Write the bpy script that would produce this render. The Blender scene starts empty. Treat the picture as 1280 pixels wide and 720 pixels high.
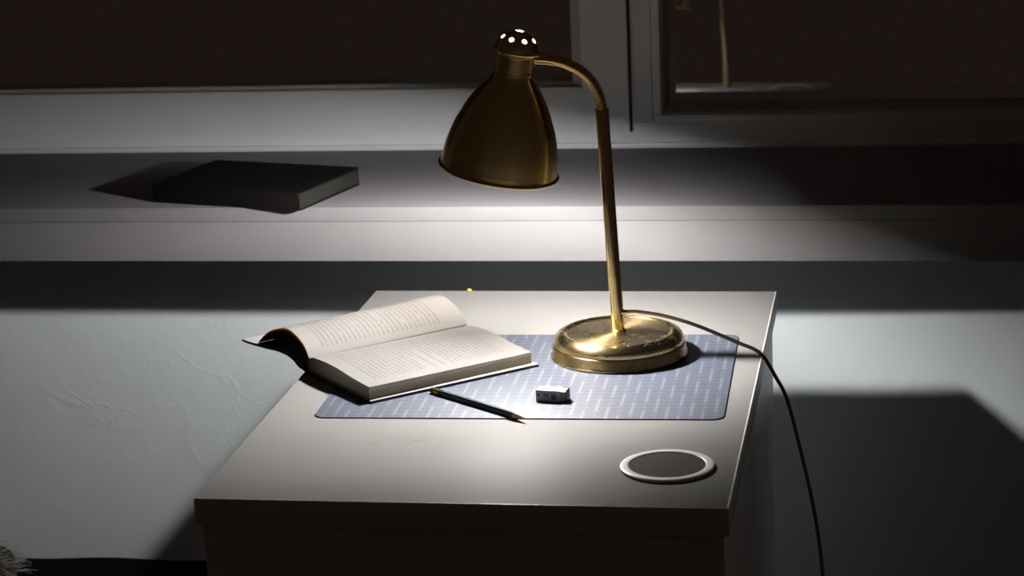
import bpy, bmesh, math, random
from mathutils import Vector, Matrix

random.seed(7)
scene = bpy.context.scene
COL = scene.collection
H = 0.75                      # height of the table top above the floor

# ------------------------------------------------------------------ camera
cam_d = bpy.data.cameras.new('camera')
cam = bpy.data.objects.new('camera', cam_d)
COL.objects.link(cam)
R_ = Vector((0.98457693, 0.16954610, -0.04315541))
U_ = Vector((-0.00195651, 0.25732467, 0.96632302))
F_ = Vector((-0.17494125, 0.95133492, -0.25368765))
M = Matrix.Identity(4)
for i in range(3):
    M[i][0] = R_[i]; M[i][1] = U_[i]; M[i][2] = -F_[i]
M[0][3], M[1][3], M[2][3] = 0.45045977, -2.90800680, 0.77950884 + H
cam.matrix_world = M
cam_d.sensor_fit = 'HORIZONTAL'
cam_d.sensor_width = 36.0
cam_d.lens = 2797.41 * 36.0 / 1280.0
cam_d.dof.use_dof = True
cam_d.dof.focus_distance = 2.66
cam_d.dof.aperture_fstop = 9.0
scene.camera = cam

# ------------------------------------------------------------------ world: dim night ambience
world = bpy.data.worlds.new('world'); scene.world = world
world.use_nodes = True
bg = world.node_tree.nodes['Background']
bg.inputs[0].default_value = (0.0118, 0.0078, 0.0062, 1)
bg.inputs[1].default_value = 1.0

BULB = 3700.0                   # radiance of the lamp's bulb
scene.view_settings.view_transform = 'Standard'
scene.view_settings.look = 'None'
scene.view_settings.gamma = 1.0
scene.view_settings.use_curve_mapping = False
scene.view_settings.exposure = 0.0

# ------------------------------------------------------------------ helpers
def link(name, me, mat=None, parent=None, loc=(0, 0, 0), rot=(0, 0, 0)):
    o = bpy.data.objects.new(name, me)
    COL.objects.link(o)
    o.location = loc; o.rotation_euler = rot
    if parent: o.parent = parent
    if mat:
        me.materials.append(mat)
    return o

def to_mesh(name, bm, smooth=False, angle=None):
    bmesh.ops.recalc_face_normals(bm, faces=bm.faces[:])
    me = bpy.data.meshes.new(name)
    bm.to_mesh(me); bm.free()
    if smooth:
        for p in me.polygons: p.use_smooth = True
        if angle is not None:
            me.set_sharp_from_angle(angle=math.radians(angle))
    return me

def empty(name, loc, rot=(0, 0, 0)):
    o = bpy.data.objects.new(name, None)
    COL.objects.link(o); o.location = loc; o.rotation_euler = rot
    o.empty_display_size = 0.05
    return o

def tag(o, label=None, cat=None, group=None, kind=None):
    if label: o['label'] = label
    if cat: o['category'] = cat
    if group: o['group'] = group
    if kind: o['kind'] = kind
    return o

def box_me(name, x0, x1, y0, y1, z0, z1, bev=0.0, seg=2):
    bm = bmesh.new()
    bmesh.ops.create_cube(bm, size=1.0)
    for v in bm.verts:
        v.co = Vector(((x0 + x1) / 2 + v.co.x * (x1 - x0), (y0 + y1) / 2 + v.co.y * (y1 - y0), (z0 + z1) / 2 + v.co.z * (z1 - z0)))
    if bev > 0:
        bmesh.ops.bevel(bm, geom=bm.edges[:], offset=bev, segments=seg, affect='EDGES', profile=0.6)
    return to_mesh(name, bm, bev > 0, 40)

def box(name, b, mat, parent=None, bev=0.0, seg=2, loc=(0, 0, 0), rot=(0, 0, 0)):
    return link(name, box_me(name, *b, bev, seg), mat, parent, loc, rot)

def lathe_me(name, prof, n=96, cap0=False, cap1=False, angle=35):
    bm = bmesh.new(); rings = []
    for r, z in prof:
        if r < 1e-6:
            rings.append([bm.verts.new((0, 0, z))])
        else:
            rings.append([bm.verts.new((r * math.cos(2 * math.pi * i / n), r * math.sin(2 * math.pi * i / n), z)) for i in range(n)])
    for a, b in zip(rings, rings[1:]):
        for i in range(n):
            j = (i + 1) % n
            if len(a) == 1 and len(b) == 1: continue
            if len(a) == 1: bm.faces.new((a[0], b[j], b[i]))
            elif len(b) == 1: bm.faces.new((a[i], a[j], b[0]))
            else: bm.faces.new((a[i], a[j], b[j], b[i]))
    if cap0 and len(rings[0]) > 1: bm.faces.new(rings[0][::-1])
    if cap1 and len(rings[-1]) > 1: bm.faces.new(rings[-1])
    return to_mesh(name, bm, True, angle)

def catmull(pts, per=12):
    P = [Vector(p) for p in pts]
    P = [P[0] * 2 - P[1]] + P + [P[-1] * 2 - P[-2]]
    out = []
    for i in range(1, len(P) - 2):
        for k in range(per):
            t = k / per
            a, b, c, d = P[i - 1:i + 3]
            out.append(0.5 * (2 * b + (c - a) * t + (2 * a - 5 * b + 4 * c - d) * t * t + (3 * b - a - 3 * c + d) * t ** 3))
    out.append(P[-2])
    return out

def tube_me(name, pts, rad, n=16, angle=60):
    """rad: number or function(index, arclength)"""
    bm = bmesh.new(); rings = []
    up = Vector((0, 1, 0)); s = 0
    for i, p in enumerate(pts):
        a = pts[max(i - 1, 0)]; b = pts[min(i + 1, len(pts) - 1)]
        t = (b - a).normalized()
        if i: s += (p - pts[i - 1]).length
        ref = up - t * up.dot(t)
        if ref.length < 1e-3: ref = Vector((1, 0, 0)) - t * t.x
        ref.normalize(); up = ref
        bi = t.cross(ref)
        r = rad(i, s) if callable(rad) else rad
        rings.append([bm.verts.new(p + ref * (r * math.cos(2 * math.pi * k / n)) + bi * (r * math.sin(2 * math.pi * k / n))) for k in range(n)])
    for a, b in zip(rings, rings[1:]):
        for k in range(n):
            bm.faces.new((a[k], a[(k + 1) % n], b[(k + 1) % n], b[k]))
    bm.faces.new(rings[0][::-1]); bm.faces.new(rings[-1])
    return to_mesh(name, bm, True, angle)

def sheet_me(name, rows, thick=0.0, uv=True):
    """grid of points rows[i][j]; uv u = j, v = i; closed thin solid when thick > 0 (offset along -z)"""
    bm = bmesh.new(); uvl = bm.loops.layers.uv.new('UVMap')
    ni, nj = len(rows), len(rows[0])
    top = [[bm.verts.new(p) for p in r] for r in rows]
    def quad(vs, uvs=None):
        f = bm.faces.new(vs)
        for l, c in zip(f.loops, uvs or [(-1, -1)] * 4): l[uvl].uv = c
        f.smooth = True
    for i in range(ni - 1):
        for j in range(nj - 1):
            c = [(j / (nj - 1), i / (ni - 1)), ((j + 1) / (nj - 1), i / (ni - 1)), ((j + 1) / (nj - 1), (i + 1) / (ni - 1)), (j / (nj - 1), (i + 1) / (ni - 1))]
            quad((top[i][j], top[i][j + 1], top[i + 1][j + 1], top[i + 1][j]), c)
    if thick > 0:
        bot = [[bm.verts.new(Vector(p) - Vector((0, 0, thick))) for p in r] for r in rows]
        for i in range(ni - 1):
            for j in range(nj - 1):
                quad((bot[i][j], bot[i + 1][j], bot[i + 1][j + 1], bot[i][j + 1]))
            quad((top[i][0], top[i + 1][0], bot[i + 1][0], bot[i][0]))
            quad((top[i][-1], bot[i][-1], bot[i + 1][-1], top[i + 1][-1]))
        for j in range(nj - 1):
            quad((top[0][j], bot[0][j], bot[0][j + 1], top[0][j + 1]))
            quad((top[-1][j], top[-1][j + 1], bot[-1][j + 1], bot[-1][j]))
    bmesh.ops.recalc_face_normals(bm, faces=bm.faces[:])
    me = bpy.data.meshes.new(name); bm.to_mesh(me); bm.free()
    me.set_sharp_from_angle(angle=math.radians(40))
    return me

def prism_me(name, poly, z0, z1, bev=0.0):
    bm = bmesh.new()
    a = [bm.verts.new((x, y, z0)) for x, y in poly]; b = [bm.verts.new((x, y, z1)) for x, y in poly]
    bm.faces.new(a[::-1]); top = bm.faces.new(b)
    n = len(poly)
    for i in range(n): bm.faces.new((a[i], a[(i + 1) % n], b[(i + 1) % n], b[i]))
    if bev: bmesh.ops.bevel(bm, geom=list(top.edges), offset=bev, segments=2, affect='EDGES')
    return to_mesh(name, bm, True, 35)

def rrect(w, h, r, n=8):
    out = []
    for cx, cy, a0 in ((w / 2 - r, h / 2 - r, 0), (-w / 2 + r, h / 2 - r, 90), (-w / 2 + r, -h / 2 + r, 180), (w / 2 - r, -h / 2 + r, 270)):
        for k in range(n + 1):
            a = math.radians(a0 + 90 * k / n); out.append((cx + r * math.cos(a), cy + r * math.sin(a)))
    return out

# ------------------------------------------------------------------ materials
class NT:
    def __init__(s, name):
        s.m = bpy.data.materials.new(name); s.m.use_nodes = True
        s.t = s.m.node_tree; s.b = s.t.nodes['Principled BSDF']
    def n(s, typ, **kw):
        x = s.t.nodes.new(typ)
        for k, v in kw.items(): setattr(x, k, v)
        return x
    def l(s, a, b): s.t.links.new(a, b)
    def math(s, op, a, b=None, c=None):
        x = s.n('ShaderNodeMath', operation=op)
        for i, v in enumerate((a, b, c)):
            if v is None: continue
            if isinstance(v, (int, float)): x.inputs[i].default_value = v
            else: s.l(v, x.inputs[i])
        return x.outputs[0]
    def mix(s, fac, a, b):
        x = s.n('ShaderNodeMix', data_type='RGBA')
        if isinstance(fac, (int, float)): x.inputs[0].default_value = fac
        else: s.l(fac, x.inputs[0])
        for i, v in ((6, a), (7, b)):
            if isinstance(v, tuple): x.inputs[i].default_value = (*v, 1)
            else: s.l(v, x.inputs[i])
        return x.outputs[2]
    def noise(s, scale, detail=4, coord='Object', vec=None, rough=0.5):
        x = s.n('ShaderNodeTexNoise'); x.inputs['Scale'].default_value = scale; x.inputs['Detail'].default_value = detail
        x.inputs['Roughness'].default_value = rough
        if vec is None: vec = s.n('ShaderNodeTexCoord').outputs[coord]
        s.l(vec, x.inputs['Vector'])
        return x.outputs[0]
    def ramp(s, fac, p0, p1):
        x = s.n('ShaderNodeMapRange'); x.inputs[1].default_value = p0; x.inputs[2].default_value = p1
        s.l(fac, x.inputs[0]); return x.outputs[0]
    def bump(s, h, strength=0.2, dist=0.001):
        x = s.n('ShaderNodeBump'); x.inputs['Strength'].default_value = strength; x.inputs['Distance'].default_value = dist
        s.l(h, x.inputs['Height']); s.l(x.outputs[0], s.b.inputs['Normal']); return x
    def set(s, **kw):
        for k, v in kw.items():
            i = s.b.inputs[k.replace('_', ' ')]
            i.default_value = (*v, 1) if isinstance(v, tuple) else v
        return s

def mat_plain(name, col, rough=0.5, spec=0.5, metal=0.0, grain=0.04, gscale=60):
    q = NT(name).set(Roughness=rough, Specular_IOR_Level=spec, Metallic=metal)
    n = q.noise(gscale, 5)
    lo = tuple(c * (1 - grain) for c in col); hi = tuple(min(1, c * (1 + grain)) for c in col)
    q.l(q.mix(n, lo, hi), q.b.inputs['Base Color'])
    return q.m

def mat_wall():
    q = NT('plaster').set(Roughness=0.85, Specular_IOR_Level=0.25)
    tc = q.n('ShaderNodeTexCoord').outputs['Object']
    n1 = q.noise(9, 3, vec=tc); n2 = q.noise(70, 4, vec=tc)
    q.l(q.mix(n1, (0.76, 0.83, 0.87), (0.80, 0.87, 0.90)), q.b.inputs['Base Color'])
    # trowel ridges: thin ridges along contour lines of a distorted noise, only in patches
    v = q.n('ShaderNodeTexNoise'); v.inputs['Scale'].default_value = 7; v.inputs['Detail'].default_value = 3; v.inputs['Distortion'].default_value = 1.6
    q.l(tc, v.inputs['Vector'])
    d = q.math('ABSOLUTE', q.math('SUBTRACT', v.outputs[0], 0.5))
    ridge = q.math('SUBTRACT', 1.0, q.ramp(d, 0.0, 0.045))
    patch = q.ramp(q.noise(5.0, 2, vec=tc), 0.47, 0.62)
    h = q.math('ADD', q.math('MULTIPLY', ridge, q.math('MULTIPLY', patch, 0.20)), q.math('MULTIPLY', n2, 0.25))
    h = q.math('ADD', h, q.math('MULTIPLY', n1, 1.6))
    q.bump(h, 0.55, 0.0035)
    return q.m

def mat_paint(name, col, rough=0.4, bump=0.12, spec=0.45):
    q = NT(name).set(Roughness=rough, Specular_IOR_Level=spec)
    tc = q.n('ShaderNodeTexCoord').outputs['Object']
    n1 = q.noise(14, 5, vec=tc); n2 = q.noise(120, 3, vec=tc)
    sp = q.ramp(q.noise(38, 2, vec=tc), 0.76, 0.80)
    c = q.mix(n1, tuple(x * 0.94 for x in col), tuple(min(1, x * 1.04) for x in col))
    q.l(q.mix(q.math('MULTIPLY', sp, 0.55), c, (0.16, 0.14, 0.12)), q.b.inputs['Base Color'])
    q.bump(n2, bump, 0.0006)
    return q.m

def mat_table():
    q = NT('white_lacquer').set(Specular_IOR_Level=0.5)
    tc = q.n('ShaderNodeTexCoord').outputs['Object']
    n1 = q.noise(6, 4, vec=tc); n2 = q.noise(45, 5, vec=tc, rough=0.65)
    base = q.mix(n1, (0.262, 0.256, 0.248), (0.282, 0.276, 0.268))
    # a smudge of pencil dirt on the front half
    mp = q.n('ShaderNodeVectorMath', operation='SUBTRACT'); q.l(tc, mp.inputs[0]); mp.inputs[1].default_value = (-0.085, -0.645, 0)
    sc = q.n('ShaderNodeVectorMath', operation='MULTIPLY'); q.l(mp.outputs[0], sc.inputs[0]); sc.inputs[1].default_value = (13, 22, 0)
    ln = q.n('ShaderNodeVectorMath', operation='LENGTH'); q.l(sc.outputs[0], ln.inputs[0])
    spot = q.math('SUBTRACT', 1.0, q.ramp(ln.outputs['Value'], 0.2, 1.0))
    dirt = q.math('MULTIPLY', spot, q.ramp(n2, 0.52, 0.72))
    q.l(q.mix(q.math('MULTIPLY', dirt, 0.5), base, (0.22, 0.17, 0.10)), q.b.inputs['Base Color'])
    q.set(Roughness=0.55, Specular_IOR_Level=0.03)
    q.bump(q.noise(300, 2, vec=tc), 0.03, 0.0003)
    return q.m

def mat_brass(name, col=(0.86, 0.63, 0.27), rough=0.26, aniso=0.86, tangent=True, dusty=0.0, streak=None):
    q = NT(name).set(Metallic=1.0, Anisotropic=aniso)
    tc = q.n('ShaderNodeTexCoord').outputs['Object']
    mp = q.n('ShaderNodeMapping'); q.l(tc, mp.inputs[0])
    if streak == 'z': mp.inputs['Scale'].default_value = (2, 2, 160)
    else: mp.inputs['Scale'].default_value = (40, 40, 40)
    n = q.noise(1.0, 3, vec=mp.outputs[0])
    q.l(q.mix(n, tuple(c * 0.92 for c in col), tuple(c * 1.05 for c in col)), q.b.inputs['Base Color'])
    r = q.n('ShaderNodeMapRange'); r.inputs[3].default_value = rough * 0.94; r.inputs[4].default_value = rough * 1.08
    q.l(n, r.inputs[0]); q.l(r.outputs[0], q.b.inputs['Roughness'])
    if tangent:
        t = q.n('ShaderNodeTangent', direction_type='RADIAL', axis='Z'); q.l(t.outputs[0], q.b.inputs['Tangent']); q.b.inputs['Anisotropic Rotation'].default_value = 0.25
    if dusty:
        sp = q.ramp(q.noise(420, 2, vec=tc), 0.62, 0.70)
        big = q.ramp(q.noise(22, 3, vec=tc), 0.35, 0.62)
        k = q.math('MULTIPLY', q.math('MULTIPLY', sp, big), dusty)
        d = q.n('ShaderNodeBsdfDiffuse'); d.inputs[0].default_value = (0.6, 0.55, 0.45, 1)
        mx = q.n('ShaderNodeMixShader'); q.l(k, mx.inputs[0]); q.l(q.b.outputs[0], mx.inputs[1]); q.l(d.outputs[0], mx.inputs[2])
        q.l(mx.outputs[0], q.t.nodes['Material Output'].inputs[0])
    return q.m

def mat_mat():
    q = NT('woven_grid_mat').set(Roughness=0.55, Specular_IOR_Level=0.3)
    tc = q.n('ShaderNodeTexCoord').outputs['Object']
    sx = q.n('ShaderNodeSeparateXYZ'); q.l(tc, sx.inputs[0])
    c = 0.0135
    u = q.math('DIVIDE', q.math('ADD', sx.outputs[0], 2.7), c); v = q.math('DIVIDE', q.math('ADD', sx.outputs[1], 2.7), c)
    def lines(a, b, w, on, per, stag):
        ia = q.math('FLOOR', a); fa = q.math('ABSOLUTE', q.math('SUBTRACT', q.math('SUBTRACT', a, ia), 0.5))
        line = q.math('LESS_THAN', fa, w)
        ph = q.math('MODULO', q.math('ADD', b, q.math('MULTIPLY', ia, stag)), per)
        return q.math('MULTIPLY', line, q.math('LESS_THAN', ph, on))
    l1 = lines(u, v, 0.12, 3.4, 6.0, 2.4)
    l0 = q.math('MULTIPLY', lines(u, v, 0.10, 9.0, 6.0, 0.0), 0.28)
    l3 = q.math('MULTIPLY', lines(v, u, 0.13, 9.0, 4.0, 0.0), 0.22)
    fu = q.math('ABSOLUTE', q.math('SUBTRACT', q.math('FRACT', u), 0.5))
    l2 = q.math('MULTIPLY', q.math('MULTIPLY', lines(v, u, 0.13, 9.0, 4.0, 0.0), q.math('LESS_THAN', fu, 0.30)), 0.50)
    k = q.math('MAXIMUM', q.math('MAXIMUM', l1, l2), q.math('MAXIMUM', l3, l0))
    n = q.noise(30, 4, vec=tc)
    base = q.mix(n, (0.066, 0.077, 0.108), (0.077, 0.089, 0.122))
    q.l(q.mix(q.math('MULTIPLY', k, 0.72), base, (0.165, 0.177, 0.20)), q.b.inputs['Base Color'])
    q.bump(k, 0.12, 0.0003)
    return q.m

def mat_page(name, u0, u1, v0, v1, lines, ragged, ink=0.62, g=1.0):
    """printed page: illegible rows of words as flat print; u runs along a row, v down the page"""
    q = NT(name).set(Roughness=0.75, Specular_IOR_Level=0.2)
    uv = q.n('ShaderNodeTexCoord').outputs['UV']
    s = q.n('ShaderNodeSeparateXYZ'); q.l(uv, s.inputs[0])
    U, V = s.outputs[0], s.outputs[1]
    row = q.math('MULTIPLY', V, float(lines)); ri = q.math('FLOOR', row)
    f = q.math('SUBTRACT', row, ri)
    inrow = q.math('MULTIPLY', q.math('GREATER_THAN', f, 0.30), q.math('LESS_THAN', f, 0.72))
    cv = q.n('ShaderNodeCombineXYZ'); q.l(q.math('MULTIPLY', U, 34.0), cv.inputs[0]); q.l(q.math('MULTIPLY', ri, 7.31), cv.inputs[1])
    word = q.ramp(q.noise(1.0, 1, vec=cv.outputs[0]), 0.34, 0.42)
    cv2 = q.n('ShaderNodeCombineXYZ'); q.l(q.math('MULTIPLY', U, 190.0), cv2.inputs[0]); q.l(q.math('MULTIPLY', row, 2.0), cv2.inputs[1])
    letter = q.ramp(q.noise(1.0, 2, vec=cv2.outputs[0]), 0.33, 0.55)
    wn = q.n('ShaderNodeTexWhiteNoise', noise_dimensions='1D'); q.l(ri, wn.inputs['W'])
    short = q.math('GREATER_THAN', wn.outputs['Value'], 0.80)
    wn2 = q.n('ShaderNodeTexWhiteNoise', noise_dimensions='1D'); q.l(q.math('ADD', ri, 57.0), wn2.inputs['W'])
    end = q.math('SUBTRACT', u1, q.math('MULTIPLY', q.math('MULTIPLY', short, wn2.outputs['Value']), ragged))
    inu = q.math('MULTIPLY', q.math('GREATER_THAN', U, u0), q.math('LESS_THAN', U, end))
    inv = q.math('MULTIPLY', q.math('GREATER_THAN', V, v0), q.math('LESS_THAN', V, v1))
    k = q.math('MULTIPLY', q.math('MULTIPLY', inrow, word), q.math('MULTIPLY', q.math('MULTIPLY', inu, inv), letter))
    q.l(q.mix(q.math('MULTIPLY', k, ink), (0.205 * g, 0.199 * g, 0.193 * g), (0.045, 0.043, 0.041)), q.b.inputs['Base Color'])
    return q.m

def mat_block():
    q = NT('page_edges').set(Roughness=0.8, Specular_IOR_Level=0.15)
    tc = q.n('ShaderNodeTexCoord').outputs['Object']
    mp = q.n('ShaderNodeMapping'); q.l(tc, mp.inputs[0]); mp.inputs['Scale'].default_value = (6, 6, 900)
    n = q.noise(1.0, 3, vec=mp.outputs[0])
    q.l(q.mix(n, (0.38, 0.33, 0.24), (0.66, 0.60, 0.50)), q.b.inputs['Base Color'])
    q.bump(n, 0.3, 0.0004)
    return q.m

def mat_glass():
    q = NT('window_glass')
    t = q.t; t.nodes.remove(q.b)
    tr = q.n('ShaderNodeBsdfTransparent'); gl = q.n('ShaderNodeBsdfGlossy'); gl.inputs['Roughness'].default_value = 0.004
    fr = q.n('ShaderNodeFresnel'); fr.inputs[0].default_value = 1.52
    k = q.math('MULTIPLY', fr.outputs[0], 3.0)
    mx = q.n('ShaderNodeMixShader'); q.l(k, mx.inputs[0]); q.l(tr.outputs[0], mx.inputs[1]); q.l(gl.outputs[0], mx.inputs[2])
    q.l(mx.outputs[0], t.nodes['Material Output'].inputs[0])
    return q.m

def mat_bulb():
    q = NT('frosted_lit_bulb').set(Base_Color=(0.9, 0.9, 0.9), Emission_Color=(1.0, 0.965, 0.935), Emission_Strength=BULB)
    return q.m

WALL = mat_wall()
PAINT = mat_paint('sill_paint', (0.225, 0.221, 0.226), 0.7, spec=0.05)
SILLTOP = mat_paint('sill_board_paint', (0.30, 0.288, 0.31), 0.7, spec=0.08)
FRAME = mat_paint('frame_paint', (0.82, 0.86, 0.88), 0.38)
BEAD = mat_paint('bead_paint', (0.55, 0.52, 0.49), 0.45)
GAP_SHADE = mat_plain('dark_gap_shade', (0.03, 0.027, 0.025), 0.7)
GLASS = mat_glass()
FLOOR = mat_plain('dark_floor', (0.10, 0.07, 0.05), 0.5, gscale=12, grain=0.3)
TABLE = mat_table()
EDGE = mat_plain('edge_band', (0.80, 0.78, 0.75), 0.4)
BRASS = mat_brass('antique_brass', streak='z')
BRASS_BASE = mat_brass('dusty_brass', col=(0.74, 0.56, 0.27), rough=0.27, aniso=0.75, dusty=0.4)
BRASS_TUBE = mat_brass('brass_tube', col=(0.95, 0.71, 0.31), rough=0.20, aniso=0.3, tangent=False)
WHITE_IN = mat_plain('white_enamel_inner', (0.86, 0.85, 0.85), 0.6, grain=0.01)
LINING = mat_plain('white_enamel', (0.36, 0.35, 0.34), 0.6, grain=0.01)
BAKELITE = mat_plain('pale_socket', (0.75, 0.73, 0.70), 0.5)
STEEL = mat_plain('screw_steel', (0.6, 0.58, 0.55), 0.25, metal=1.0)
CORD = mat_plain('cord_plastic', (0.24, 0.185, 0.125), 0.38, gscale=200)
BULBM = mat_bulb()

# ------------------------------------------------------------------ room shell
struct = lambda o: tag(o, kind='structure')
struct(box('floor', (-2.2, 2.2, -3.6, 0.55, -0.05, 0.0), FLOOR))
wb = struct(box('wall_back', (-2.2, 2.2, 0.25, 0.60, 0.0, H + 0.030), WALL))
tag(wb, 'lower plastered wall with trowel marks under the window sill')
WX0, WX1, WTOP = -1.75, 1.75, H + 1.75
struct(box('wall_left', (-2.2, WX0, 0.25, 0.60, H + 0.110, WTOP), WALL))
struct(box('wall_right', (WX1, 2.2, 0.25, 0.60, H + 0.110, WTOP), WALL))
# deep window sill, a board over a fascia with a hairline joint between them
sill = struct(empty('trim_1', (0, 0.045, H + 0.0305)))
tag(sill, 'deep white painted window sill with a board over a thick fascia')
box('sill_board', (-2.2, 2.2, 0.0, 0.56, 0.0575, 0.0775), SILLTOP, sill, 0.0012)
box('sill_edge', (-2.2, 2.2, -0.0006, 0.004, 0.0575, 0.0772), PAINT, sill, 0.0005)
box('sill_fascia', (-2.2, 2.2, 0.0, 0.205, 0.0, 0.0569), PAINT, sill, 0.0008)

ST = H + 0.108               # sill top
def bar(name, x0, x1, y0, y1, z0, z1, m, parent, bev=0.002):
    return box(name, (x0, x1, y0, y1, z0, z1), m, parent, bev)

# outer frame of the window
fr_ = struct(empty('trim_2', (0, 0.446, ST)))
tag(fr_, 'white outer window frame standing on the sill')
bar('frame_rail', WX0, WX1, 0.0, 0.09, 0.0, 0.040, FRAME, fr_)
bar('frame_ledge', WX0, WX1, -0.006, 0.012, 0.0, 0.009, FRAME, fr_, 0.003)
bar('frame_post', 0.0, 0.064, 0.0, 0.09, 0.040, 1.60, FRAME, fr_)
bar('frame_post', WX0, WX0 + 0.05, 0.0, 0.09, 0.040, 1.60, FRAME, fr_)
bar('frame_post', WX1 - 0.05, WX1, 0.0, 0.09, 0.040, 1.60, FRAME, fr_)
bar('frame_head', WX0, WX1, 0.0, 0.09, 1.60, 1.65, FRAME, fr_)

# opening sash on the left: mitred bars with a sloping glazing bead
def mitred(name, axis, a0, a1, b_out, b_in, y0, y1, m, parent, slope=0.0):
    """bar along x (rail) or z (stile); its ends are cut at 45 degrees; outer edge b_out from a0..a1"""
    d = abs(b_in - b_out)
    bm = bmesh.new(); vs = []
    for y, k in ((y0, 0.0), (y1, slope)):
        bi = b_in + (slope_sign(b_in, b_out) * k)
        q = [(a0, b_out), (a1, b_out), (a1 - d, bi), (a0 + d, bi)]
        vs.append([bm.verts.new((a, y, b) if axis == 'x' else (b, y, a)) for a, b in q])
    f, g = vs
    bm.faces.new(f[::-1]); bm.faces.new(g)
    for i in range(4): bm.faces.new((f[i], f[(i + 1) % 4], g[(i + 1) % 4], g[i]))
    bmesh.ops.bevel(bm, geom=bm.edges[:], offset=0.0011, segments=2, affect='EDGES')
    return link(name, to_mesh(name, bm, True, 40), m, parent)
def slope_sign(a, b): return 1 if a > b else -1

w1 = struct(empty('window_1', (0, 0.430, H)))
tag(w1, 'opening window sash with mitred white frame and black night glass')
SX0, SX1, SZ0, SZ1 = WX0 + 0.03, 0.0295, 0.135, 1.70
SW = 0.071
mitred('sash_rail', 'x', SX0, SX1, SZ0, SZ0 + SW, 0.0, 0.075, FRAME, w1)
mitred('sash_rail', 'x', SX0, SX1, SZ1, SZ1 - SW, 0.0, 0.075, FRAME, w1)
mitred('sash_stile', 'z', SZ0, SZ1, SX1, SX1 - SW, 0.0, 0.075, FRAME, w1)
mitred('sash_stile', 'z', SZ0, SZ1, SX0, SX0 + SW, 0.0, 0.075, FRAME, w1)
# glazing bead, set back behind the face and stepping in towards the pane
BW = 0.018
ix0, ix1, iz0, iz1 = SX0 + SW, SX1 - SW, SZ0 + SW, SZ1 - SW
for nm, b in (('glazing_bead', (ix0, ix1, 0.020, 0.070, iz0 - 0.004, iz0 + 0.006)),
              ('glazing_bead', (ix0, ix1, 0.020, 0.070, iz1 - 0.006, iz1 + 0.004)),
              ('glazing_bead', (ix1 - 0.016, ix1 + 0.004, 0.012, 0.070, iz0, iz1)),
              ('glazing_bead', (ix0 - 0.004, ix0 + 0.016, 0.012, 0.070, iz0, iz1))):
    box(nm, b, BEAD, w1, 0.002)
box('pane', (ix0 - 0.01, ix1 + 0.01, 0.072, 0.076, iz0 - 0.01, iz1 + 0.01), GLASS, w1)
# dark strip standing in for the shadow gap at the sash edge
box('gap_shade_strip', (SX1 - 0.0005, SX1 + 0.003, 0.006, 0.016, SZ0, SZ1), GAP_SHADE, w1)

# fixed light on the right: deep reveal with a stepped bead and a pane far back
w2 = struct(empty('window_2', (0, 0.446, H)))
tag(w2, 'fixed window with deep white bead, the lamp reflected in its glass')
FX0, FX1, FZ0, FZ1 = 0.0655, WX1 - 0.05, 0.1475, 1.70
bar('bead_rail', FX0, FX1, 0.001, 0.11, FZ0, FZ0 + 0.0105, FRAME, w2, 0.0015)
bar('bead_rail', FX0, FX1, 0.001, 0.11, FZ1 - 0.0105, FZ1, FRAME, w2, 0.0015)
bar('bead_stile', FX0 - 0.0012, FX0 + 0.0115, 0.001, 0.11, FZ0 + 0.0105, FZ1 - 0.0105, FRAME, w2, 0.0015)
bar('bead_stile', FX1 - 0.0115, FX1, 0.001, 0.11, FZ0 + 0.0105, FZ1 - 0.0105, FRAME, w2, 0.0015)
bar('glazing_bead', FX0 + 0.0115, FX1 - 0.0115, 0.03, 0.11, FZ0 + 0.004, FZ0 + 0.0118, BEAD, w2, 0.001)
bar('glazing_bead', FX0 + 0.0105, FX0 + 0.0135, 0.03, 0.11, FZ0 + 0.0118, FZ1 - 0.0105, BEAD, w2, 0.001)
box('pane', (FX0 + 0.004, FX1 - 0.004, 0.110, 0.114, FZ0 + 0.004, FZ1 - 0.004), GLASS, w2, rot=(math.radians(-1.0), 0, 0))

# ------------------------------------------------------------------ cabinet table
TX, TD = 0.275, 0.826
cab = tag(empty('cabinet', (0, 0, 0)), 'white lacquered cabinet with an overhanging top, standing under the lamp', 'cabinet')
box('top_panel', (-TX, TX - 0.002, -TD, 0.0, H - 0.030, H), TABLE, cab, 0.0007)
box('edge_band', (TX - 0.0018, TX, -TD, 0.0, H - 0.030, H), EDGE, cab, 0.0004)
box('edge_band', (-TX, TX, -TD - 0.0012, -TD - 0.0001, H - 0.030, H - 0.0002), EDGE, cab, 0.0003)
box('side_panel', (-TX + 0.006, -TX + 0.024, -TD + 0.0228, -0.004, 0.0, H - 0.0302), EDGE, cab, 0.0006)
box('side_panel', (TX - 0.024, TX - 0.006, -TD + 0.0228, -0.004, 0.0, H - 0.0302), EDGE, cab, 0.0006)
box('back_panel', (-TX + 0.0245, TX - 0.0245, -0.012, -0.004, 0.03, H - 0.0302), EDGE, cab)
for z0, z1 in ((0.50, H - 0.0305), (0.275, 0.498), (0.05, 0.273)):
    dr = box('drawer_front', (-TX + 0.0060, TX - 0.0060, -TD + 0.0045, -TD + 0.0225, z0, z1), EDGE, cab, 0.001)
box('plinth', (-TX + 0.0245, TX - 0.0245, -TD + 0.03, -TD + 0.045, 0.0, 0.048), EDGE, cab)

# ------------------------------------------------------------------ mat
MT = 0.0014
MATM = mat_mat()
desk_mat = link('desk_mat', prism_me('desk_mat', rrect(0.466, 0.338, 0.013), 0.0, MT, 0.0003), MATM, None, (0.0112, -0.3875, H), (0, 0, math.radians(1.3)))
tag(desk_mat, 'blue-grey desk mat with a white dashed grid, lying under the lamp', 'desk mat')
TOPM = H + MT

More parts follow.
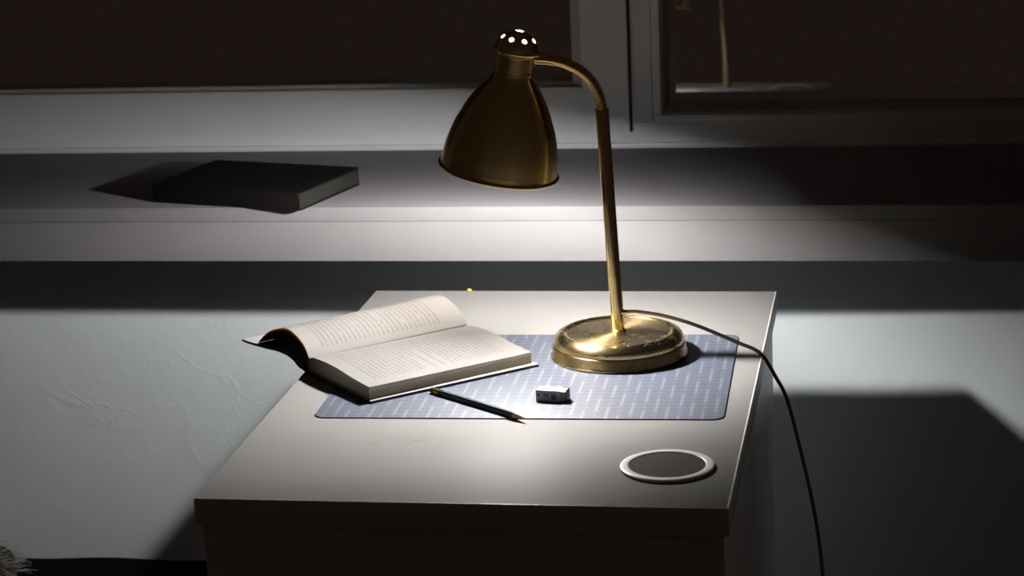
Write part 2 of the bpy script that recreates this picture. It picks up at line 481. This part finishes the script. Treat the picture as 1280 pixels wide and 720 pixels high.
# ------------------------------------------------------------------ lamp
LX, LY = 0.101, -0.303
lamp = tag(empty('desk_lamp', (LX, LY, TOPM)), 'lit antique brass desk lamp with bell shade and gooseneck arm', 'lamp')
def rel(p): return Vector((p[0] - LX, p[1] - LY, p[2] - MT))
base = link('base', lathe_me('base', [(0.0, 0.0), (0.080, 0.0), (0.0833, 0.0006), (0.0838, 0.0025), (0.0825, 0.0045), (0.0815, 0.0140), (0.0808, 0.0152), (0.0793, 0.0158), (0.0798, 0.0170),
        (0.0796, 0.0205), (0.0782, 0.0245), (0.0752, 0.0280), (0.0712, 0.0300), (0.0675, 0.0306), (0.0648, 0.0300), (0.0632, 0.0290)], 128), BRASS_BASE, lamp)
link('base_disc', lathe_me('base_disc', [(0.0632, 0.0290), (0.060, 0.0289), (0.040, 0.0295), (0.012, 0.0302), (0.0, 0.0303)], 128), BRASS_BASE, lamp)
# straight pole, leaning a little to the left
p_top = rel((0.0893, -0.3005, 0.303))
pole_pts = [Vector((0, 0, 0.0295)) + (p_top - Vector((0, 0, 0.0295))) * (k / 12) for k in range(13)]
pole = link('pole', tube_me('pole', pole_pts, 0.0079, 32), BRASS_TUBE, lamp)
link('pole_collar', lathe_me('pole_collar', [(0.0078, 0.0295), (0.0095, 0.0300), (0.0095, 0.0312), (0.0080, 0.0325)], 48), BRASS_TUBE, lamp)
axis = (p_top - pole_pts[0]).normalized()
tip = [p_top - axis * 0.004, p_top - axis * 0.001, p_top + axis * 0.0015, p_top + axis * 0.003]
rr = [0.0081, 0.0085, 0.0082, 0.0066]
link('pole_ferrule', tube_me('pole_ferrule', tip, lambda i, s: rr[i], 32), BRASS_TUBE, lamp)
# gooseneck
gp = [(0.0893, -0.3005, 0.302), (0.0888, -0.3005, 0.311), (0.0858, -0.3003, 0.3230), (0.0785, -0.3, 0.3380), (0.0655, -0.3, 0.3510), (0.0482, -0.3, 0.3602), (0.0335, -0.3, 0.3648)]
gpts = catmull([rel(p) for p in gp], 46)
link('gooseneck', tube_me('gooseneck', gpts, lambda i, s: 0.0061 + 0.0008 * math.cos(2 * math.pi * s / 0.0034), 20, 80), BRASS_TUBE, lamp)
sp_ = catmull([rel(p) for p in [(0.0345, -0.3, 0.3647), (0.0250, -0.3, 0.3664), (0.0120, -0.3, 0.3672)]], 6)
link('arm_sleeve', tube_me('arm_sleeve', sp_, 0.0072, 28), BRASS_TUBE, lamp)

# shade: neck, bell, rolled rim, white lining; local z runs up the shade's axis from the rim plane
TILT = math.radians(11.6)
rimc = rel((-0.0392, -0.300, 0.2312))
def sh(name, me, m, parent=lamp, **k):
    return link(name, me, m, parent, rimc if parent is lamp else (0, 0, 0), (math.radians(3.2), TILT, 0) if parent is lamp else (0, 0, 0))
bell = [(0.0714, 0.0026), (0.0711, 0.0070), (0.0706, 0.0120), (0.0681, 0.0291), (0.0622, 0.0518), (0.0562, 0.0665), (0.0505, 0.0797), (0.0440, 0.0916), (0.0375, 0.1020), (0.0320, 0.1095), (0.0275, 0.1152), (0.0250, 0.1190), (0.0240, 0.1225)]
def smooth2(pr, per=5):
    return [(p.x, p.y) for p in catmull([(r, z, 0) for r, z in pr], per)]
shade = sh('shade', lathe_me('shade', smooth2(bell), 128, angle=50), BRASS)
sh('shade_rim', lathe_me('shade_rim', [(0.0718, 0.0040), (0.0736, 0.0034), (0.0745, 0.0018), (0.0738, 0.0004), (0.0722, 0.0), (0.0708, 0.0008), (0.0704, 0.0030)], 128, angle=80), BRASS, shade)
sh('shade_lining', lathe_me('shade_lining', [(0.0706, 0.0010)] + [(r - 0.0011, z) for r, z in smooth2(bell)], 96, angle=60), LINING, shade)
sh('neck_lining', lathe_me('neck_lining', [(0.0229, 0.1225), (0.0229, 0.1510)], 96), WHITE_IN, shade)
neck = sh('shade_neck', lathe_me('shade_neck', [(0.0240, 0.1222), (0.0252, 0.1228), (0.0252, 0.1240), (0.0240, 0.1248), (0.0240, 0.1440), (0.0250, 0.1446), (0.0250, 0.1462), (0.0240, 0.1470), (0.0240, 0.1515)], 96, angle=40), BRASS)
# small screw beside the arm
scr = lathe_me('screw', [(0.0, 0.0022), (0.0014, 0.0020), (0.0020, 0.0010), (0.0020, -0.002), (0.0, -0.002)], 20)
link('screw', scr, STEEL, neck, (0.0205, -0.0130, 0.1262), (math.radians(90), 0, math.radians(58)))

# pierced dome cap: ring of eight round holes and one at the crown
def cap_me():
    n, m_ = 192, 64
    Rc, hc, t = 0.0265, 0.0232, 0.0009
    holes = [(math.radians(-90 - 15 + 45 * k), math.radians(40)) for k in range(8)]
    def pt(az, el, d): return Vector(((Rc + d) * math.cos(el) * math.cos(az), (Rc + d) * math.cos(el) * math.sin(az), (hc + d) * math.sin(el)))
    cen = [pt(a, e, 0) for a, e in holes] + [Vector((0, 0, hc))]
    rad = [0.0034] * 8 + [0.0052]
    bm = bmesh.new()
    def grid(d):
        return [[bm.verts.new(pt(2 * math.pi * i / n, (math.pi / 2 - 0.004) * j / m_, d)) for i in range(n)] for j in range(m_ + 1)]
    o, q = grid(0), grid(-t)
    keep = {}
    for j in range(m_):
        for i in range(n):
            c = pt(2 * math.pi * (i + 0.5) / n, (math.pi / 2 - 0.004) * (j + 0.5) / m_, 0)
            keep[i, j] = all((c - h).length > r for h, r in zip(cen, rad))
    for j in range(m_):
        for i in range(n):
            if not keep[i, j]: continue
            k = (i + 1) % n
            bm.faces.new((o[j][i], o[j][k], o[j + 1][k], o[j + 1][i]))
            bm.faces.new((q[j][i], q[j + 1][i], q[j + 1][k], q[j][k])).material_index = 1
            for (a, b), nb in ((((j, i), (j, k)), (i, j - 1)), (((j + 1, k), (j + 1, i)), (i, j + 1)), (((j + 1, i), (j, i)), ((i - 1) % n, j)), (((j, k), (j + 1, k)), (k, j))):
                if not keep.get(nb, False):
                    bm.faces.new((o[a[0]][a[1]], q[a[0]][a[1]], q[b[0]][b[1]], o[b[0]][b[1]]))
    bmesh.ops.delete(bm, geom=[v for v in bm.verts if not v.link_faces], context='VERTS')
    bmesh.ops.translate(bm, verts=bm.verts[:], vec=(0, 0, 0.1516))
    return to_mesh('shade_cap', bm, True, 45)
cap = sh('shade_cap', cap_me(), BRASS); cap.data.materials.append(WHITE_IN)
sh('cap_ring', lathe_me('cap_ring', [(0.0238, 0.1490), (0.0268, 0.1490), (0.0276, 0.1500), (0.0276, 0.1512), (0.0266, 0.1524), (0.0258, 0.1520)], 96, angle=40), BRASS, cap)
sh('socket', lathe_me('socket', [(0.0, 0.142), (0.0075, 0.142), (0.0078, 0.140), (0.0078, 0.118), (0.0085, 0.114), (0.0085, 0.0395), (0.0080, 0.038), (0.0, 0.038)], 40), BAKELITE)
sh('bulb', lathe_me('bulb', smooth2([(r, z + 0.0018) for r, z in [(0.0, 0.0045), (0.0060, 0.0052), (0.0100, 0.0080), (0.0118, 0.0130), (0.0120, 0.0180), (0.0118, 0.0240), (0.0108, 0.0300), (0.0090, 0.0350)]], 4), 40), BULBM)
sh('bulb_light_blocker', lathe_me('bulb_light_blocker', [(0.0, 0.0038), (0.0080, 0.0040), (0.0105, 0.0056), (0.0118, 0.0090), (0.0116, 0.0094)], 40), BAKELITE)  # added, unseen: opaque end that stops the bulb shining straight down
sh('shade_bracket', box_me('shade_bracket', -0.0235, 0.0235, -0.0025, 0.0025, 0.1375, 0.1395), BAKELITE)

# cord: out of a grommet low on the pole, over the table's edge and down
link('cord_grommet', tube_me('cord_grommet', [rel((0.1040, -0.3045, 0.0550)), rel((0.1085, -0.305, 0.0552)), rel((0.1130, -0.305, 0.0556))], lambda i, s: (0.0034, 0.0036, 0.0026)[i], 16), BRASS_TUBE, lamp)
cp = [(0.1045, -0.305, 0.0550), (0.1170, -0.305, 0.0560), (0.1283, -0.305, 0.0555), (0.1574, -0.305, 0.0508), (0.1959, -0.305, 0.0392), (0.2439, -0.305, 0.0185), (0.2725, -0.302, 0.0035),
      (0.2905, -0.294, -0.0290), (0.3035, -0.285, -0.0610), (0.3181, -0.28, -0.1242), (0.3349, -0.28, -0.2075), (0.3441, -0.28, -0.2868), (0.352, -0.27, -0.42), (0.362, -0.22, -0.60), (0.40, -0.10, -0.735), (0.46, 0.05, -0.7455), (0.55, 0.16, -0.7455)]
link('cord', tube_me('cord', catmull([rel(p) for p in cp], 12), 0.0023, 12), CORD, lamp)

# ------------------------------------------------------------------ open book
S_ = Vector((0.7459, 0.6661, 0)); W_ = Vector((0.6661, -0.7459, 0)); L_ = 0.2312
book = tag(empty('book', (-0.1625, -0.5115, TOPM)), 'open hardcover book with cream printed pages, hanging over the table edge', 'book')
BK = lambda w, z, s: W_ * w + S_ * s + Vector((0, 0, z))
PAGE_R = mat_page('printed_page', 0.13, 0.86, 0.085, 0.90, 36, 0.45, 0.48)
PAGE_L = mat_page('printed_page_turned', 0.06, 0.70, 0.10, 0.86, 34, 0.50, 0.55, 1.35)
PLAIN = mat_plain('paper', (0.40, 0.36, 0.31), 0.8, 0.15)
BLOCK = mat_block()
BOARD = mat_plain('navy_cover_cloth', (0.020, 0.022, 0.032), 0.6, gscale=300, grain=0.2)
ENDP = mat_plain('endpaper', (0.42, 0.41, 0.39), 0.7)
BLUE = mat_plain('blue_headband', (0.02, 0.20, 0.48), 0.6)
def profile(pr, n):
    c = catmull([(w, z, 0) for w, z in pr], 24)
    L = [0.0]
    for a, b in zip(c, c[1:]): L.append(L[-1] + (b - a).length)
    out = []; j = 0
    for k in range(n):
        t = L[-1] * k / (n - 1)
        while j < len(L) - 2 and L[j + 1] < t: j += 1
        f = (t - L[j]) / max(1e-9, L[j + 1] - L[j])
        p = c[j].lerp(c[j + 1], min(1, f)); out.append((p.x, p.y))
    return out
def sweep(name, near, far, s0, s1, m, parent=book, thick=0.0, n=40, rows=20):
    """a curved sheet swept along the spine from profile near to profile far"""
    a, b = profile(near, n), profile(far, n)
    rr_ = []
    for i in range(rows + 1):
        t = i / rows
        rr_.append([BK(p[0] * (1 - t) + q[0] * t, p[1] * (1 - t) + q[1] * t, s0 + (s1 - s0) * t) for p, q in zip(a, b)])
    return link(name, sheet_me(name, rr_, thick), m, parent)
def shift(pr, dw, dz=0.0): return [(w + dw, z + dz) for w, z in pr]

rt = [(-0.1590, 0.0185), (-0.1520, 0.0205), (-0.1400, 0.0220), (-0.1150, 0.0233), (-0.0850, 0.0227), (-0.0495, 0.0199), (-0.0060, 0.0182)]
rtf = [(w - 0.004 if w > -0.1 else w - 0.005, z - 0.002) for w, z in rt]
# page block of the right half
def block_me():
    bm = bmesh.new(); rings = []
    N = 30
    for t in (0.0, 0.5, 1.0):
        a = profile(rt, N); b = profile(rtf, N)
        top = [(p[0] * (1 - t) + q[0] * t, p[1] * (1 - t) + q[1] * t - 0.0004) for p, q in zip(a, b)]
        fe = top[-1][0]
        poly = top + [(fe - 0.0022, 0.0120), (fe - 0.0015, 0.0070), (fe + 0.001, 0.0032)] + [(-0.157 + 0.006 * k, 0.0030) for k in range(20, 0, -4)] + [(-0.162, 0.0032), (-0.1645, 0.010)]
        s = 0.0032 + (L_ - 0.0064) * t
        rings.append([bm.verts.new(BK(w, z, s)) for w, z in poly])
    for a, b in zip(rings, rings[1:]):
        for i in range(len(a)):
            bm.faces.new((a[i], a[(i + 1) % len(a)], b[(i + 1) % len(a)], b[i]))
    bm.faces.new(rings[0]); bm.faces.new(rings[-1][::-1])
    return to_mesh('page_block', bm, True, 30)
link('page_block', block_me(), BLOCK, book)
sweep('page', rt, rtf, 0.003, L_ - 0.003, PAGE_R)
# right cover board, its endpaper, the spine
rb = link('cover_board', sheet_me('cover_board', [[BK(-0.166 + 0.1665 * j / 4, 0.0028, s) for j in range(5)] for s in (0.0, L_)], 0.0028), BOARD, book)
link('endpaper', sheet_me('endpaper', [[BK(-0.160 + 0.1602 * j / 4, 0.0034, s) for j in range(5)] for s in (0.0006, L_ - 0.0006)], 0.0005), ENDP, rb)
spn = [(-0.1660, 0.0026), (-0.1690, 0.0030), (-0.1720, 0.0032), (-0.1750, 0.0036)]
sweep('spine', spn, shift(spn, -0.006), 0.0, L_, BOARD, thick=0.0026, n=10, rows=4)
# left cover, warped, out in the air beyond the table's edge
lc = [(-0.1740, 0.0036), (-0.1840, 0.0042), (-0.1970, 0.0093), (-0.2150, 0.0120), (-0.2430, 0.0110), (-0.2800, 0.0068), (-0.3200, 0.0028), (-0.3450, 0.0014)]
lb = sweep('cover_board', lc, shift(lc, -0.006), 0.0, L_, BOARD, thick=0.0024, n=36, rows=8)
lce = [(w, z + 0.0006) for w, z in lc]
sweep('endpaper', lce, shift(lce, -0.006), 0.0006, L_ - 0.0006, ENDP, lb, thick=0.0004, n=36, rows=8)
# left leaves: the top bundle arches high, the ones below sag towards the cover
arch = [(-0.1590, 0.0185), (-0.1640, 0.0255), (-0.1715, 0.0325), (-0.1864, 0.0393), (-0.2100, 0.0436), (-0.2340, 0.0400), (-0.2617, 0.0308), (-0.2827, 0.0200), (-0.3020, 0.0070)]
low = [(-0.1620, 0.0110), (-0.1680, 0.0105), (-0.1760, 0.0100), (-0.1880, 0.0115), (-0.2100, 0.0150), (-0.2340, 0.0142), (-0.2617, 0.0115), (-0.2827, 0.0085), (-0.3030, 0.0055)]
def between(t, dz=0.0): return [((1 - t) * a[0] + t * b[0], (1 - t) * a[1] + t * b[1] + dz) for a, b in zip(arch, low)]
def farp(pr): return [(w - 0.009 * min(1, max(0, (-0.150 - w) / 0.03)), z + 0.0002) for w, z in pr]
sweep('page', arch, farp(arch), 0.003, L_ - 0.003, PAGE_L, rows=30, n=60)
for t in (0.06, 0.12):
    pr = between(t); sweep('page', pr, farp(pr), 0.0032, L_ - 0.0032, PLAIN, n=44, rows=10)
for t in (0.30, 0.42, 0.60, 0.78, 0.92):
    pr = between(t); sweep('page', pr, farp(pr), 0.0036, L_ - 0.0036, PLAIN, n=36, rows=8)
# bound edge of the turned leaves
def bundle():
    bm = bmesh.new(); a = profile(arch, 44); b = profile(between(0.15), 44)
    for s in (0.0029,):
        o = [bm.verts.new(BK(w, z - 0.0003, s)) for w, z in a]; q = [bm.verts.new(BK(w, z, s)) for w, z in b]
        o2 = [bm.verts.new(BK(w, z - 0.0003, s + 0.002)) for w, z in a]; q2 = [bm.verts.new(BK(w, z, s + 0.002)) for w, z in b]
        for i in range(43):
            bm.faces.new((o[i], o[i + 1], q[i + 1], q[i])); bm.faces.new((o2[i], q2[i], q2[i + 1], o2[i + 1]))
            bm.faces.new((o[i], o2[i], o2[i + 1], o[i + 1])); bm.faces.new((q[i], q[i + 1], q2[i + 1], q2[i]))
        bm.faces.new((o[0], q[0], q2[0], o2[0])); bm.faces.new((o[-1], o2[-1], q2[-1], q[-1]))
    return to_mesh('leaf_edges', bm, True, 40)
def translucent(m, col, k):
    t = m.node_tree; b = t.nodes['Principled BSDF']; o = t.nodes['Material Output']
    tr = t.nodes.new('ShaderNodeBsdfTranslucent'); tr.inputs[0].default_value = (*col, 1)
    mx = t.nodes.new('ShaderNodeMixShader'); mx.inputs[0].default_value = k
    t.links.new(b.outputs[0], mx.inputs[1]); t.links.new(tr.outputs[0], mx.inputs[2]); t.links.new(mx.outputs[0], o.inputs[0])
LEAF_GLOW = mat_plain('glow_tinted_leaf_edges', (0.85, 0.50, 0.18), 0.8, 0.1, gscale=400, grain=0.25)  # orange glow of lamplight through the leaves, put into the colour
translucent(LEAF_GLOW, (1.0, 0.62, 0.22), 0.8)
translucent(PAGE_L, (0.85, 0.65, 0.42), 0.20)
translucent(PLAIN, (0.85, 0.55, 0.28), 0.12)
link('leaf_edges', bundle(), LEAF_GLOW, book)
# headbands at both ends of the spine
for s, w, z in ((0.0022, -0.1630, 0.0150), (L_ - 0.002, -0.1690, 0.0190)):
    hb = tube_me('headband', catmull([BK(w - 0.0020, z - 0.006, s), BK(w - 0.0008, z, s), BK(w + 0.0012, z + 0.0035, s)], 5), 0.0012, 8)
    tag(link('headband', hb, BLUE, book), 'blue headband')

# ------------------------------------------------------------------ pencil
P0, P1 = Vector((-0.0985, -0.4670, 0)), Vector((0.0305, -0.5690, 0))
dP = P1 - P0; LP = dP.length; angP = math.atan2(dP.y, dP.x)
PR = 0.0034
pencil = tag(empty('pencil', (P0.x, P0.y, TOPM), (0, 0, angP)), 'dark green hexagonal pencil with sharpened tip beside the open book', 'pencil')
PGREEN = mat_plain('green_lacquer', (0.075, 0.105, 0.10), 0.25, 0.8, grain=0.1)
PWOOD = mat_plain('pencil_wood', (0.42, 0.23, 0.12), 0.7, gscale=300)
PLEAD = mat_plain('graphite', (0.04, 0.04, 0.045), 0.4)
PFER = mat_plain('ferrule_brass', (0.55, 0.42, 0.10), 0.3, metal=1.0)
PRUB = mat_plain('black_rubber', (0.02, 0.018, 0.018), 0.6)
def alongx(name, prof, n, m, rot0=0.0, angle=35):
    bm = bmesh.new(); rings = []
    for x, r in prof:
        rings.append([bm.verts.new((x, r * math.cos(rot0 + 2 * math.pi * k / n), PR + r * math.sin(rot0 + 2 * math.pi * k / n))) for k in range(n)])
    for a, b in zip(rings, rings[1:]):
        for k in range(n): bm.faces.new((a[k], a[(k + 1) % n], b[(k + 1) % n], b[k]))
    bm.faces.new(rings[0]); bm.faces.new(rings[-1])
    return link(name, to_mesh(name, bm, n > 6, angle), m, pencil)
hr = PR / math.cos(math.pi / 6)
alongx('barrel', [(0.0135, hr), (LP - 0.021, hr)], 6, PGREEN, 0)
alongx('ferrule', [(0.0045, 0.0033), (0.006, 0.0036), (0.007, 0.0036), (0.008, 0.0036), (0.0095, 0.0036), (0.011, 0.0036), (0.0138, 0.0037)], 24, PFER)
alongx('rubber', [(-0.0015, 0.0030), (-0.0003, 0.0038), (0.0052, 0.0038)], 24, PRUB)
alongx('grip_band', [(0.0133, 0.0041), (0.0180, 0.0041)], 24, PRUB)
alongx('sharpened_wood', [(LP - 0.0212, 0.0036), (LP - 0.005, 0.0010)], 24, PWOOD)
alongx('lead', [(LP - 0.0052, 0.00105), (LP, 0.0002)], 16, PLEAD)

# ------------------------------------------------------------------ eraser
e0, e1 = Vector((0.0285, -0.4925, 0)), Vector((0.0560, -0.4965, 0))
angE = math.atan2(e1.y - e0.y, e1.x - e0.x)
eraser = tag(empty('eraser', (e0.x, e0.y, TOPM), (0, 0, angE)), 'small white eraser in a printed grey paper sleeve, beside the pencil', 'eraser')
ERUB = mat_plain('white_rubber', (0.30, 0.285, 0.28), 0.6, grain=0.06)
ESLV = mat_plain('grey_sleeve', (0.48, 0.52, 0.56), 0.5)
EDRK = mat_plain('sleeve_ink', (0.02, 0.022, 0.04), 0.5)
EBLU = mat_plain('sleeve_blue_ink', (0.07, 0.09, 0.20), 0.5)
ERED = mat_plain('sleeve_red_stripe', (0.16, 0.02, 0.03), 0.5)
EL, EW, EH = 0.0285, 0.0165, 0.0128
box('rubber_block', (0.0008, EL + 0.007, 0.0006, EW - 0.0006, 0.0001, EH - 0.0006), ERUB, eraser, 0.0010)
# sleeve: four walls round the block
sl = box('sleeve', (0.0, EL, -0.0002, 0.0006, 0.0, EH), ESLV, eraser, 0.0002)
box('sleeve_wall', (0.0, EL, EW - 0.0006, EW + 0.0002, 0.0, EH), ESLV, eraser, 0.0002)
box('sleeve_top', (0.0, EL, 0.0006, EW - 0.0006, EH - 0.0006, EH), ERUB, eraser, 0.0002)
box('sleeve_flap', (EL + 0.0072, EL + 0.0078, 0.001, EW - 0.001, 0.0, EH + 0.0012), ERED, eraser, 0.0002)
box('stripe', (0.0, EL, -0.0005, -0.0002, EH - 0.0013, EH + 0.0001), ERED, sl)
# marks printed on the sleeve
glyph = [((0.0024, 0.0056), (0.0040, 0.0090), EDRK), ((0.0016, 0.0066), (0.0048, 0.0082), EDRK),
         ((0.0078, 0.0084), (0.0112, 0.0096), EDRK), ((0.0096, 0.0050), (0.0110, 0.0086), EDRK),
         ((0.0122, 0.0050), (0.0132, 0.0096), EDRK), ((0.0132, 0.0084), (0.0150, 0.0096), EDRK), ((0.0132, 0.0067), (0.0148, 0.0077), EDRK), ((0.0132, 0.0050), (0.0150, 0.0060), EDRK),
         ((0.0185, 0.0022), (0.0245, 0.0094), EBLU), ((0.0262, 0.0030), (0.0272, 0.0090), EDRK)]
for (a0, b0), (a1, b1), m in glyph:
    box('printed_mark', (a0, a1, -0.00035, -0.0002, b0, b1), m, sl)

# ------------------------------------------------------------------ coaster
coaster = tag(empty('coaster', (0.202, -0.709, H)), 'round dark coaster with a raised white rim near the front corner', 'coaster')
CW = mat_plain('white_glaze', (0.78, 0.80, 0.82), 0.3)
CB = mat_plain('dark_felt', (0.045, 0.034, 0.027), 0.9, 0.1, gscale=500, grain=0.3)
link('rim', lathe_me('rim', [(0.0405, 0.0002), (0.0478, 0.0002), (0.0493, 0.0008), (0.0496, 0.0020), (0.0491, 0.0029), (0.0478, 0.0034), (0.0415, 0.0034), (0.0405, 0.0031), (0.0402, 0.0024), (0.0405, 0.0002)], 96, angle=60), CW, coaster)
link('inlay', lathe_me('inlay', [(0.0, 0.0001), (0.0404, 0.0001), (0.0404, 0.0025), (0.0, 0.0025)], 96), CB, coaster)

# ------------------------------------------------------------------ black notebook on the sill
nb = tag(empty('notebook', (-0.381, 0.019, ST + 0.0007), (0, 0, math.atan2(0.062, -0.236) - math.pi)), 'thick black hardcover notebook lying on the window sill, corner over the edge', 'notebook')
BLK = mat_plain('black_cover', (0.006, 0.005, 0.0045), 0.75, 0.12, grain=0.2, gscale=300)
BLKP = mat_plain('charcoal_page_edges', (0.022, 0.023, 0.021), 0.8, 0.1, grain=0.3, gscale=500)
NX, NY, NH = 0.244, 0.178, 0.0255     # local: x from -NX to 0 along the front, y back
def nbox(name, b, m, bev=0.0): return box(name, b, m, nb, bev)
def nb_board(z0, z1):
    me = prism_me('cover_board', [(x - NX / 2, y + NY / 2) for x, y in rrect(NX, NY, 0.006, 6)], z0, z1)
    return link('cover_board', me, BLK, nb)
nb_board(0.0, 0.0022); nb_board(NH - 0.0022, NH)
nbox('spine', (-NX + 0.004, -0.001, 0.0, 0.0024, 0.0022, NH - 0.0022), BLK, 0.0006)
nbox('page_block', (-NX + 0.003, -0.0012, 0.0025, NY - 0.003, 0.0023, NH - 0.0023), BLKP)

# ------------------------------------------------------------------ small yellow bead at the table's back edge
YEL = mat_plain('amber_bead', (0.75, 0.42, 0.08), 0.35)
bead_o = link('bead', lathe_me('bead', [(0.0009, -0.0016), (0.0022, -0.0020), (0.0031, -0.0010), (0.0034, 0.0), (0.0031, 0.0010), (0.0022, 0.0020), (0.0009, 0.0016), (0.0009, -0.0016)], 20, angle=70), YEL, None, (-0.1425, -0.0045, H + 0.0020), (0.0, 0.0, 0.5))
tag(bead_o, 'tiny amber bead lying at the back edge of the table', 'bead')

# ------------------------------------------------------------------ low bed with a black blanket, a fluffy throw on it
DARKC = mat_plain('black_blanket', (0.006, 0.005, 0.0045), 0.95, 0.05, grain=0.3, gscale=80)
BZ = H - 0.500
bed = tag(empty('bed', (-1.22, -0.38, 0.0)), 'low bed with a black blanket against the wall, left of the cabinet', 'bed')
def blanket():
    rows = []
    for i in range(40):
        y = -0.58 + 1.205 * i / 39
        row = []
        for j in range(90):
            x = -0.78 + 1.66 * j / 89
            z = BZ - 0.006 + 0.004 * math.sin(x * 9.0 + 1.2) + 0.003 * math.sin(x * 23 + y * 7) + 0.003 * math.sin(y * 11 + x * 3)
            row.append((x, y, z))
        rows.append(row)
    return sheet_me('blanket', rows, 0.02)
link('blanket', blanket(), DARKC, bed)
box('mattress', (-0.76, 0.86, -0.56, 0.60, 0.09, BZ - 0.045), DARKC, bed, 0.02)
box('bed_frame', (-0.77, 0.87, -0.57, 0.61, 0.0, 0.088), FLOOR, bed, 0.004)

# fluffy throw cushion at the left edge of the bed
FUZZ = mat_plain('grey_yarn', (0.42, 0.41, 0.39), 0.9, 0.1, gscale=200, grain=0.3)
FUZD = mat_plain('dark_wool', (0.05, 0.045, 0.04), 0.95, 0.05)
cush = tag(empty('cushion', (-0.995, 0.12, BZ + 0.002)), 'shaggy grey cushion at the left end of the black bed', 'cushion')
link('pad', lathe_me('pad', [(0.0, 0.0), (0.07, 0.002), (0.095, 0.012), (0.085, 0.030), (0.05, 0.042), (0.0, 0.046)], 40, angle=80), FUZD, cush)
def strands():
    bm = bmesh.new()
    for _ in range(420):
        a = random.uniform(0, 2 * math.pi); e = random.uniform(0.0, 1.35)
        b0 = Vector((0.088 * math.cos(a) * math.cos(e), 0.088 * math.sin(a) * math.cos(e), 0.010 + 0.034 * math.sin(e)))
        d = Vector((math.cos(a) * math.cos(e), math.sin(a) * math.cos(e), 0.35 * math.sin(e) + 0.1)).normalized()
        d = (d + Vector((random.uniform(-.6, .6), random.uniform(-.6, .6), random.uniform(-.2, .4)))).normalized()
        ln = random.uniform(0.018, 0.038); side = d.cross(Vector((0, 0, 1)))
        if side.length < 1e-3: side = Vector((1, 0, 0))
        side.normalize(); up2 = side.cross(d); r = 0.0008
        prev = None
        for k in range(4):
            t = k / 3
            c = b0 + d * (ln * t) + Vector((0, 0, -0.010 * t * t)) + side * (0.006 * math.sin(t * 3 + a * 5))
            if c.z < 0.002: c.z = 0.002
            ring = [bm.verts.new(c + side * (r * (1 - .5 * t) * math.cos(q)) + up2 * (r * (1 - .5 * t) * math.sin(q))) for q in (0, 2.094, 4.189)]
            if prev:
                for m in range(3): bm.faces.new((prev[m], prev[(m + 1) % 3], ring[(m + 1) % 3], ring[m]))
            prev = ring
    return to_mesh('shag', bm, True)
tag(link('shag', strands(), FUZZ, cush), kind='stuff')
